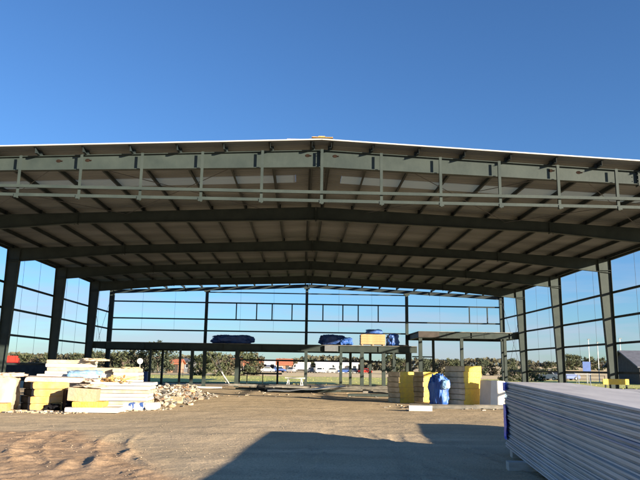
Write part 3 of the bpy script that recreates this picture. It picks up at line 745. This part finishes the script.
panel_stack((3.42,13.25), R(7.8), 9.2, NP, TP, 1.2, 'long grey sandwich panel, %s in the big foreground stack', 'sandwich panels in the big foreground stack', .15, 2, R(.75))
panel_stack((7.0,17.1), R(6.5), 12.0, 11, .088, 1.2, 'grey sandwich panel, %s in the shadowed stack behind the foreground one', 'sandwich panels in the stack behind', .15, 5)
def bearers(corner, ang, L_, nm, ls, extra, tilt=0.0):
    for k, d in enumerate(ls):
        x = corner[0]-d*math.sin(ang); y = corner[1]-d*math.cos(ang)
        o = MB(); o.box(-extra[k],1.25,-.12,.12,-.05,.148-(d+.12)*math.tan(tilt)); o = o.build('timber_bearer', M['paletimber']); o.location = (x,y,0); o.rotation_euler.z = -ang+.03; tag(o, nm[k], 'bearer', 'timber bearers under the panel stacks')
bearers((3.42,13.25), R(7.8), 12, ['pale timber bearer poking out from under the big foreground stack','timber bearer under the middle of the foreground stack','timber bearer under the near end of the foreground stack','timber bearer under the far end of the foreground stack'], [2.0,5,8,.45], [.32,.03,.03,.0], R(.75))
bearers((7.0,17.1), R(6.5), 12, ['timber bearer under the far end of the shadowed stack behind','timber bearer under the middle of the shadowed stack','timber bearer under the near end of the shadowed stack'], [.6,6,11], [.05,.05,.05])
# blue protective film on the far corner of the stack
def film(zs, label):
    mb = MB(); n = 10
    for (za, zb) in zs:
        vs = []; fs = []; r = random.Random(int(za*100))
        for i_ in range(n+1):
            z = za+(zb-za)*i_/n; q = .012*r.random()
            ys = [-.30+.06*r.random(), -.05, .03]
            vs += [(-.035-q, ys[0], z), (-.04-q, ys[1], z), (-.03, .07+q, z), (.5+.05*r.random(), .075+q, z)]
        for i_ in range(n):
            for k in range(3): fs.append((i_*4+k,i_*4+k+1,i_*4+4+k+1,i_*4+4+k))
        mb.add(vs, fs)
    o = mb.build('plastic_film', M['bluefilm']); o.location = (3.42,13.25,.15); o.rotation_euler.z = -R(7.8)
    md = o.modifiers.new('t','SOLIDIFY'); md.thickness = .004; return tag(o, label, 'plastic film', 'blue film on the foreground stack')
film([(1.04,1.19)], 'short blue film strip wrapped round the top far corner of the foreground stack')
film([(.14,.78)], 'tall ragged blue film strip wrapped round the lower far corner of the foreground stack')

# yellow barrier bar beyond the shadowed stack
t = thing('yellow_barrier', (14.35,32,0), 'yellow barrier board on short legs beyond the stacks at right', 'barrier')
mb = MB(); mb.box(-.62,.62,-.03,.03,.98,1.24); mb.build('board', M['yellow'], t)
for sx in (-.5,.5):
    mb = MB(); mb.box(sx-.03,sx+.03,-.03,.03,0,.98); mb.box(sx-.04,sx+.04,-.3,.3,-.02,.04); mb.build('leg', M['dsteel'], t)

# ------------------------------------------------------------------ trees
def clump_tree(name, h, w, seed, m, nclump=26, per=46, leaf=.22, trunk=.22, low=.2):
    r = random.Random(seed); t = thing(name, (0,0,0), None, None)
    mb = MB(); mb.tube((0,0,-.2),(r.uniform(-.2,.2),0,h*.45),trunk,7,trunk*.6)
    ends = []
    for k in range(7):
        a = r.uniform(0,6.28); q = r.uniform(.35,.9); e = (math.cos(a)*w*.36*q, math.sin(a)*w*.36*q, h*r.uniform(.5,.85))
        mb.tube((0,0,h*r.uniform(.2,.45)), e, trunk*.4, 5, trunk*.12)
    mb.build('trunk', M['bark'], t)
    mb = MB()
    for k in range(nclump):
        a = r.uniform(0,6.28); q = r.random()**.5; zz = r.uniform(low,.93)
        env = math.sqrt(max(.05,1-((zz-.52)/.52)**2))
        c = Vector((math.cos(a)*w*.5*q*env, math.sin(a)*w*.5*q*env, h*zz)); cr = h*r.uniform(.07,.15)
        for i_ in range(per):
            d = Vector((r.gauss(0,1),r.gauss(0,1),r.gauss(0,.8))); d *= cr*.62
            p = c+d; s_ = leaf*r.uniform(.6,1.4)
            u = Vector((r.gauss(0,1),r.gauss(0,1),r.gauss(0,1))).normalized(); v = u.cross(Vector((r.gauss(0,1),r.gauss(0,1),r.gauss(0,1)))).normalized()
            mb.add([p-u*s_-v*s_*.5, p+u*s_-v*s_*.3, p+u*s_*.6+v*s_*.7, p-u*s_*.7+v*s_*.6], [(0,1,2,3)])
    mb.build('crown', m, t)
    return t
protos = {k: [] for k in 'abc'}
for s_ in range(3):
    protos['a'].append(clump_tree('broadleaf_tree', 6.2, 6.9, 20+s_, M['leaf'], nclump=34, low=.03))
    protos['b'].append(clump_tree('broadleaf_tree', 5.6, 5.4, 30+s_, M['leaf2'], nclump=30, low=.03))
    protos['c'].append(clump_tree('conifer_tree', 7.5, 4.2, 40+s_, M['leaf3'], nclump=30, low=.12))
used = set()
def plant(kind, x, y, sc, label, group, zb=0.0):
    i_ = int(abs(x)*7+y) % 3; p = protos[kind][i_]
    o = p if (kind,i_) not in used else copy_tree(p)
    if 'label' in o: del o['label']
    used.add((kind,i_)); o.location = (x,y,gz(x,y)+zb); o.scale = (sc,sc,sc*rt.uniform(.85,1.1)); o.rotation_euler.z = rt.uniform(0,6.28)
    return tag(o, label, 'tree', group)
rt = random.Random(9)
U = lambda u, y: (u-306.5)/671*y      # lateral distance for a bearing (plan work only)
# left line
spec = []
for k, u in enumerate((6,16,27,37,48,59,70,80,92)):
    plant('ab'[k%2], U(u,170), 168+rt.uniform(-6,8), rt.uniform(.62,.80), ['tree seen through the left side bays, number counted from the left edge'][0] if 0 else 'low olive tree in the far row seen left of the far left corner column', 'far trees left of the hall')
for k, (u, y, kd, sc, lb) in enumerate(((101,150,'a',.72,'small olive tree just right of the far left corner column'),(118,140,'b',.78,'brownish bushy tree beyond the left end of the mezzanine'),(131,138,'a',.86,'round olive tree left of the white sign'),
      (142,150,'b',.78,'brown tree directly behind the white sign'),(153,140,'a',.80,'olive tree between the white sign and the tall dark tree'),(164,135,'c',.86,'leftmost of two tall dark conifers behind the mezzanine posts'),(173,136,'c',.84,'right one of two tall dark conifers behind the mezzanine posts'),
      (186,170,'b',.72,'brown tree behind the red roofed house'),(205,110,'a',.66,'broad leafy tree behind the mezzanine post at centre left'),(219,105,'a',.64,'leafy tree behind the white diagonal braces'),
      (231,115,'b',.68,'brownish tree beside the thick mezzanine post'),(246,120,'a',.72,'small tree left of the orange roofed sheds'),(258,125,'b',.72,'sparse brown tree above the orange roofed sheds'),
      (296,230,'b',.8,'distant brown tree left of the centre column'),(312,235,'a',.85,'distant olive tree right of the centre column'),(392,200,'a',.95,'distant tree seen over the yellow stacks'),(404,190,'a',.8,'distant tree right of the low mezzanine end'))):
    plant(kd, U(u,y), y, sc, lb, 'far trees behind the hall')
for k, u in enumerate((414,423,431,440,449,458,467,476,486,495,504,513,522,533,544)):
    plant('ac'[k%2] if k%3 else 'b', U(u,190), 186+rt.uniform(-6,8), rt.uniform(.58,.76), 'dark green tree in the far hedge line behind the higher mezzanine', 'far hedge line trees')
for (u, y, sc, lb) in ((571,260,1.05,'left tree of the clump on the tan rise between the right columns'),(578,262,.95,'right tree of the clump on the tan rise'),(594,262,1.0,'lone round tree on the tan rise near the tall poles'),(604,262,.8,'small tree right of the lone round one on the tan rise')):
    plant('a', U(u,y), y, sc, lb, 'trees on the tan rise')
# shrubs nearer the right side
for k, (u, y) in enumerate(((505,92),(513,96),(521,90),(531,95),(540,99))):
    o = plant('a', U(u,y), y, .30, 'low green shrub in the row outside the right side wall', 'shrubs outside the right side'); o['category'] = 'shrub'
# distant woods reading as one band
mb = MB(); r_ = random.Random(31)
for k in range(20000):
    x = r_.uniform(-420,420); y = 420+r_.uniform(-15,25); hh = 7.2+3.0*noise.noise(Vector((x*.03,0,0)))+1.2*noise.noise(Vector((x*.13,5,0)))
    z = r_.random()**.8*hh; s_ = r_.uniform(.5,1.3)
    p = Vector((x,y,z)); u = Vector((r_.gauss(0,1),r_.gauss(0,1),r_.gauss(0,1))).normalized(); v = u.cross(Vector((r_.gauss(0,1),r_.gauss(0,1),r_.gauss(0,1)))).normalized()
    mb.add([p-u*s_-v*s_*.6, p+u*s_-v*s_*.5, p+u*s_*.7+v*s_, p-u*s_*.7+v*s_*.8], [(0,1,2,3)])
o = mb.build('far_woods', M['leaf3']); o.data.materials[0] = M['leaf2']; tag(o, 'dark distant belt of woods along the horizon', 'woods', kind='stuff')

# ------------------------------------------------------------------ distant buildings and vehicles
def shed(x, y, w, d, h, roofh, wall, roof, label, nwin=3, rz=0, door=True, group=None):
    t = thing('building', (x,y,0), label, 'building', group, rz)
    mb = MB(); mb.box(-w/2,w/2,-d/2,d/2,-.5,h); mb.prism([(-d/2,h),(d/2,h),(0,h+roofh-.08)], -w/2+.02, w/2-.02, 0, Matrix.Rotation(R(90),4,'Z')); mb.build('wall', wall, t)
    mb = MB()
    for s_ in (-1,1):
        mb.add([(-w/2-.4,s_*(d/2+.4),h-.1),(w/2+.4,s_*(d/2+.4),h-.1),(w/2+.4,0,h+roofh),(-w/2-.4,0,h+roofh),(-w/2-.4,s_*(d/2+.4),h+.05),(w/2+.4,s_*(d/2+.4),h+.05),(w/2+.4,0,h+roofh+.15),(-w/2-.4,0,h+roofh+.15)],
               [(0,1,2,3),(4,5,6,7),(0,1,5,4),(1,2,6,5),(2,3,7,6),(3,0,4,7)])
    mb.build('roof', roof, t)
    for k in range(nwin):
        xx = -w/2+w*(k+.5)/nwin
        f = MB(); f.box(xx-.65,xx+.65,-d/2-.06,-d/2-.005,h*.38,h*.8); f = f.build('window', M['whitepaint'], t)
        g_ = MB(); g_.box(xx-.55,xx+.55,-d/2-.075,-d/2-.062,h*.42,h*.76); g_.build('pane', M['glass'], f)
    if door:
        mb = MB(); mb.box(w*.22-.5,w*.22+.5,-d/2-.09,-d/2-.078,0,2.1); mb.build('door', M['darkwood'], t)
    return t
shed(U(182,150),150,2.6*1,6,1.9,.9,M['brick'],M['terra'],'small house with orange red tiled roof left of centre posts',1)
shed(U(252,215),215,9.5,8,2.0,1.9,M['brick'],M['terra'],'long low building with orange roof seen under the mezzanine',4)
shed(U(274,225),225,5,8,3.1,.7,M['whitepaint'],M['whitepaint'],'white flat roofed hut between two orange roofed buildings',2)
shed(U(289,215),215,4.6,8,2.2,1.8,M['brick'],M['terra'],'second orange roofed building left of the centre column',2)
shed(U(340,230),230,14,9,3.0,.6,M['whitepaint'],M['whitepaint'],'long white building right of the centre column',6)
shed(U(196,160),160,2.2,5,2.6,.5,M['greypaint'],M['slate'],'tiny grey hut between the mezzanine posts',1)
t = shed(U(668,88),88,12,9,2.2,2.0,M['darkwood'],M['slate'],'dark timber shed with grey pitched roof at the right edge',3)
def vehicle(x, y, rz, m, kind, label, group):
    t = thing('parked_car' if kind == 'car' else 'lorry', (x,y,0), label, 'car' if kind == 'car' else 'lorry', group, rz)
    mb = MB()
    if kind == 'car':
        prof = [(-2.1,.3),(-2.15,.75),(-1.9,.98),(-1.3,1.05),(-.75,1.5),(.75,1.52),(1.35,1.02),(2.0,.9),(2.15,.6),(2.1,.3)]
        mb.prism(prof, -.85, .85); mb.build('body', m, t)
        mb = MB(); mb.prism([(-1.15,1.06),(-.7,1.44),(.7,1.46),(1.2,1.06)], -.865, .865); mb.build('side_windows', M['glass'], t)
        for s_, x0, x1, z0, z1 in ((1,1.40,.80,1.03,1.49),(-1,-1.36,-.79,1.07,1.47)):
            mb = MB(); mb.add([(x0+s_*.02,-.7,z0),(x0+s_*.02,.7,z0),(x1+s_*.02,.62,z1),(x1+s_*.02,-.62,z1)],[(0,1,2,3)]); mb.build('windscreen', M['glass'], t)
        wx, wr, wy = 1.3, .32, .8
        for s_ in (-.6,.6):
            mb = MB(); mb.box(2.1,2.165,s_-.15,s_+.15,.62,.76); mb.build('headlight', M['whitepaint'], t)
    else:
        mb.box(-2.8,1.3,-1.15,1.15,.9,3.1); mb.build('cargo_box', m, t)
        mb = MB(); mb.prism([(1.4,.6),(1.4,2.6),(2.3,2.6),(2.8,1.6),(2.8,.6)],-1.05,1.05); mb.build('cab', m, t)
        mb = MB(); mb.prism([(1.9,1.6),(1.9,2.4),(2.25,2.4),(2.66,1.62)],-1.07,1.07); mb.build('side_windows', M['glass'], t)
        mb = MB(); mb.box(-2.8,2.5,-.5,.5,.5,.88); mb.build('chassis', M['rubber'], t)
        wx, wr, wy = 1.9, .48, .95
    for sx in (-1,1):
        for sy in (-1,1):
            mb = MB(); mb.tube((sx*wx,sy*(wy-.1),wr),(sx*wx,sy*(wy+.1),wr),wr,16); w_ = mb.build('wheel', M['rubber'], t)
            mb = MB(); mb.tube((sx*wx,sy*(wy+.1),wr),(sx*wx,sy*(wy+.112),wr),wr*.55,12); mb.build('rim', M['silver'], w_)
    return t
CG = 'cars parked beyond the field'
vehicle(U(21.5,150),150,R(90),M['red'],'lorry','red lorry seen far off through the left side bay',None)
vehicle(U(551,112),112,R(-60),M['silver'],'car','silver car parked outside between the two right hand columns',None)
vehicle(U(567,118),118,R(10),M['bluepaint'],'car','blue car parked just right of the silver car',None)
for k, (u, m, lb) in enumerate(((243,'whitepaint','white car before the left part of the orange roofed building'),(252,'greypaint','dark grey car before the orange roofed building'),(262,'silver','silver car near the white hut'),(272,'whitepaint','white car before the white hut'),
      (283,'bluepaint','blue car before the second orange roofed building'),(296,'silver','silver car just left of the centre column'),(316,'greypaint','dark grey car just right of the centre column'),(324,'whitepaint','white car left before the long white building'),
      (336,'silver','silver car before the long white building'),(349,'bluepaint','blue car at the right end of the long white building'),(358,'greypaint','dark grey car right of the long white building'),(368,'red','red car seen between two sunlit mezzanine posts'))):
    vehicle(U(u,200), 200+rt.uniform(-3,3), rt.choice((0,.2,R(180),R(75))), M[m], 'car', lb, CG)
vehicle(U(330,212),212,0,M['whitepaint'],'lorry','white lorry parked before the long white building','lorries beyond the field')
vehicle(U(306,214),214,R(180),M['whitepaint'],'lorry','white lorry partly hidden by the centre column','lorries beyond the field')

# signs, poles, small street furniture
def sign(x, y, zc, w, h, m, label, name='sign', round_=False):
    t = thing(name, (x,y,0), label, 'sign')
    mb = MB(); mb.tube((0,.05,-.2),(0,.05,zc+h*.3),.05,8); mb.build('post', M['silver'], t)
    mb = MB()
    if round_: mb.tube((0,-.03,zc),(0,0,zc),w/2,20)
    else: mb.box(-w/2,w/2,-.04,0,zc-h/2,zc+h/2)
    mb.build('board', m, t); return t
sign(U(145.5,90),90,2.05,.75,.75,M['whitepaint'],'round white sign on a post behind the left end of the mezzanine',round_=True)
sign(U(586,80),80,2.1,.95,1.2,M['bluepaint'],'square blue sign board on a post near the tall poles')
mb = MB(); mb.box(-.32,.32,-.3,.3,0,.95); mb.box(-.35,.35,-.33,.33,.951,1.02); o = mb.build('wheelie_bin', M['bluepaint']); o.location = (U(146,56),56.5,0); tag(o, 'blue grey bin between the first two posts of the mezzanine', 'bin')
for k, (u, zt, lb) in enumerate(((590,6.0,'tall thin white pole left of the right hand column'),(599,5.6,'tall thin pole just left of the nearest right column'),(622,6.2,'tall thin white pole right of the nearest right column'))):
    t = thing('light_pole', (U(u,95),95,0), lb, 'pole', 'tall poles outside the right side')
    mb = MB(); mb.tube((0,0,-.2),(0,0,zt),.07,8,.045); mb.build('mast', M['whitepaint'], t)
    mb = MB(); mb.box(-.12,.30,-.08,.08,zt+.001,zt+.09); mb.build('lamp_head', M['greypaint'], t)
# far site fences
def fence(x0, y0, x1, y1, h, m, label, solid=False, step=3.0):
    t = thing('fence', (x0,y0,0), label, 'fence', world=True); d = Vector((x1-x0,y1-y0,0)); L_ = d.length; n = max(1,int(L_/step)); d.normalize()
    for k in range(n+1):
        p = Vector((x0,y0,0))+d*L_*k/n; mb = MB(); mb.tube((p.x,p.y,-.1),(p.x,p.y,h+.05),.04,6); mb.build('post', M['dsteel'], t)
    if solid:
        mb = MB(); mb.bar((x0,y0,h/2),(x1,y1,h/2),.03,h-.1); mb.build('cloth', m, t)
        mb = MB(); mb.bar((x0,y0,h),(x1,y1,h),.07,.06); mb.build('top_rail', M['rod'], t)
    else:
        for z in (h, h*.55): mb = MB(); mb.bar((x0,y0,z),(x1,y1,z),.05,.05); mb.build('rail', M['dsteel'], t)
fence(-29.0,63,-23.3,63,1.62,M['shade'],'dark cloth covered site fence seen through the left side bay',True)
fence(U(188,95),95,U(150,95),95,1.05,M['dsteel'],'low rail fence across the field behind the left mezzanine posts')
fence(U(626,84),80,U(660,84),80,1.1,M['bluepaint'],'blue cloth fence before the dark shed at right',True)
fence(U(604,90),90,U(566,90),90,1.0,M['dsteel'],'low dark rail fence outside the right side wall')

# ------------------------------------------------------------------ sky, sun, camera
W = bpy.data.worlds.new('World'); bpy.context.scene.world = W; W.use_nodes = True
nt = W.node_tree; N = nt.nodes; L = nt.links; N.clear()
out = N.new('ShaderNodeOutputWorld'); bg = N.new('ShaderNodeBackground'); bg.inputs['Strength'].default_value = .058
sky = N.new('ShaderNodeTexSky'); sky.sky_type = 'NISHITA'; sky.sun_disc = False
EL, AZ = 12.3, 130.0          # azimuth clockwise from +Y
sky.sun_elevation = R(EL); sky.sun_rotation = R(AZ); sky.air_density = 1.0; sky.dust_density = .25; sky.ozone_density = 3.0
tc = N.new('ShaderNodeTexCoord'); sep = N.new('ShaderNodeSeparateXYZ'); L.new(tc.outputs['Generated'], sep.inputs[0])
mp = N.new('ShaderNodeMapping'); mp.inputs['Scale'].default_value = (2.2,2.2,17); mp.inputs['Location'].default_value = (.4,.1,.2); L.new(tc.outputs['Generated'], mp.inputs[0])
n = N.new('ShaderNodeTexNoise'); n.inputs['Scale'].default_value = 1.6; n.inputs['Detail'].default_value = 6; n.inputs['Roughness'].default_value = .55; L.new(mp.outputs[0], n.inputs['Vector'])
cr = N.new('ShaderNodeMapRange'); cr.inputs[1].default_value = .42; cr.inputs[2].default_value = .60; L.new(n.outputs['Fac'], cr.inputs[0])
ez = N.new('ShaderNodeMapRange'); ez.inputs[1].default_value = .17; ez.inputs[2].default_value = .09; L.new(sep.outputs['Z'], ez.inputs[0])
mu = N.new('ShaderNodeMath'); mu.operation = 'MULTIPLY'; L.new(cr.outputs[0], mu.inputs[0]); L.new(ez.outputs[0], mu.inputs[1])
mu2 = N.new('ShaderNodeMath'); mu2.operation = 'MULTIPLY'; mu2.inputs[1].default_value = .5; L.new(mu.outputs[0], mu2.inputs[0])
mx = N.new('ShaderNodeMix'); mx.data_type = 'RGBA'; mx.inputs[7].default_value = (3.5,3.7,4.7,1)
L.new(mu2.outputs[0], mx.inputs[0]); wb = N.new('ShaderNodeMix'); wb.data_type = 'RGBA'; wb.blend_type = 'MULTIPLY'; wb.inputs[0].default_value = 1; wb.inputs[7].default_value = (.64,.90,1.22,1)
L.new(sky.outputs[0], wb.inputs[6]); L.new(wb.outputs[2], mx.inputs[6]); L.new(mx.outputs[2], bg.inputs['Color']); L.new(bg.outputs[0], out.inputs[0])

sl = bpy.data.lights.new('sun','SUN'); sl.energy = 5.0; sl.angle = R(.5); sl.color = (1,.86,.66)
so = bpy.data.objects.new('sun', sl); C.objects.link(so)
d = Vector((math.sin(R(AZ))*math.cos(R(EL)), math.cos(R(AZ))*math.cos(R(EL)), math.sin(R(EL))))
so.rotation_euler = d.to_track_quat('Z','Y').to_euler()

cd = bpy.data.cameras.new('camera'); cam = bpy.data.objects.new('camera', cd); C.objects.link(cam)
cd.sensor_fit = 'HORIZONTAL'; cd.sensor_width = 36; cd.lens = 670.98/640*36; cd.clip_end = 6000; cd.clip_start = .05
yw, pi_, ro = R(1.478), R(10.753), R(.837)
F = Vector((math.sin(yw)*math.cos(pi_), math.cos(yw)*math.cos(pi_), math.sin(pi_)))
Rt = Vector((math.cos(yw), -math.sin(yw), 0)); Up = Rt.cross(F)
c_, s_ = math.cos(ro), math.sin(ro)
R2 = Rt*c_ + Up*s_; U2 = -Rt*s_ + Up*c_
m4 = Matrix((( R2.x,U2.x,-F.x,-.561),(R2.y,U2.y,-F.y,0),(R2.z,U2.z,-F.z,1.577),(0,0,0,1)))
cam.matrix_world = m4
sc = bpy.context.scene; sc.camera = cam
sc.view_settings.view_transform = 'Standard'; sc.view_settings.look = 'None'; sc.view_settings.gamma = 1; sc.view_settings.exposure = 1.5
sc.view_settings.use_curve_mapping = False
for o in list(bpy.data.objects):
    if '_o' in o: del o['_o']
    if o.name.startswith(('broadleaf_tree','conifer_tree')) and o.type == 'EMPTY' and 'label' not in o:
        for ch in list(o.children): bpy.data.objects.remove(ch)
        bpy.data.objects.remove(o)
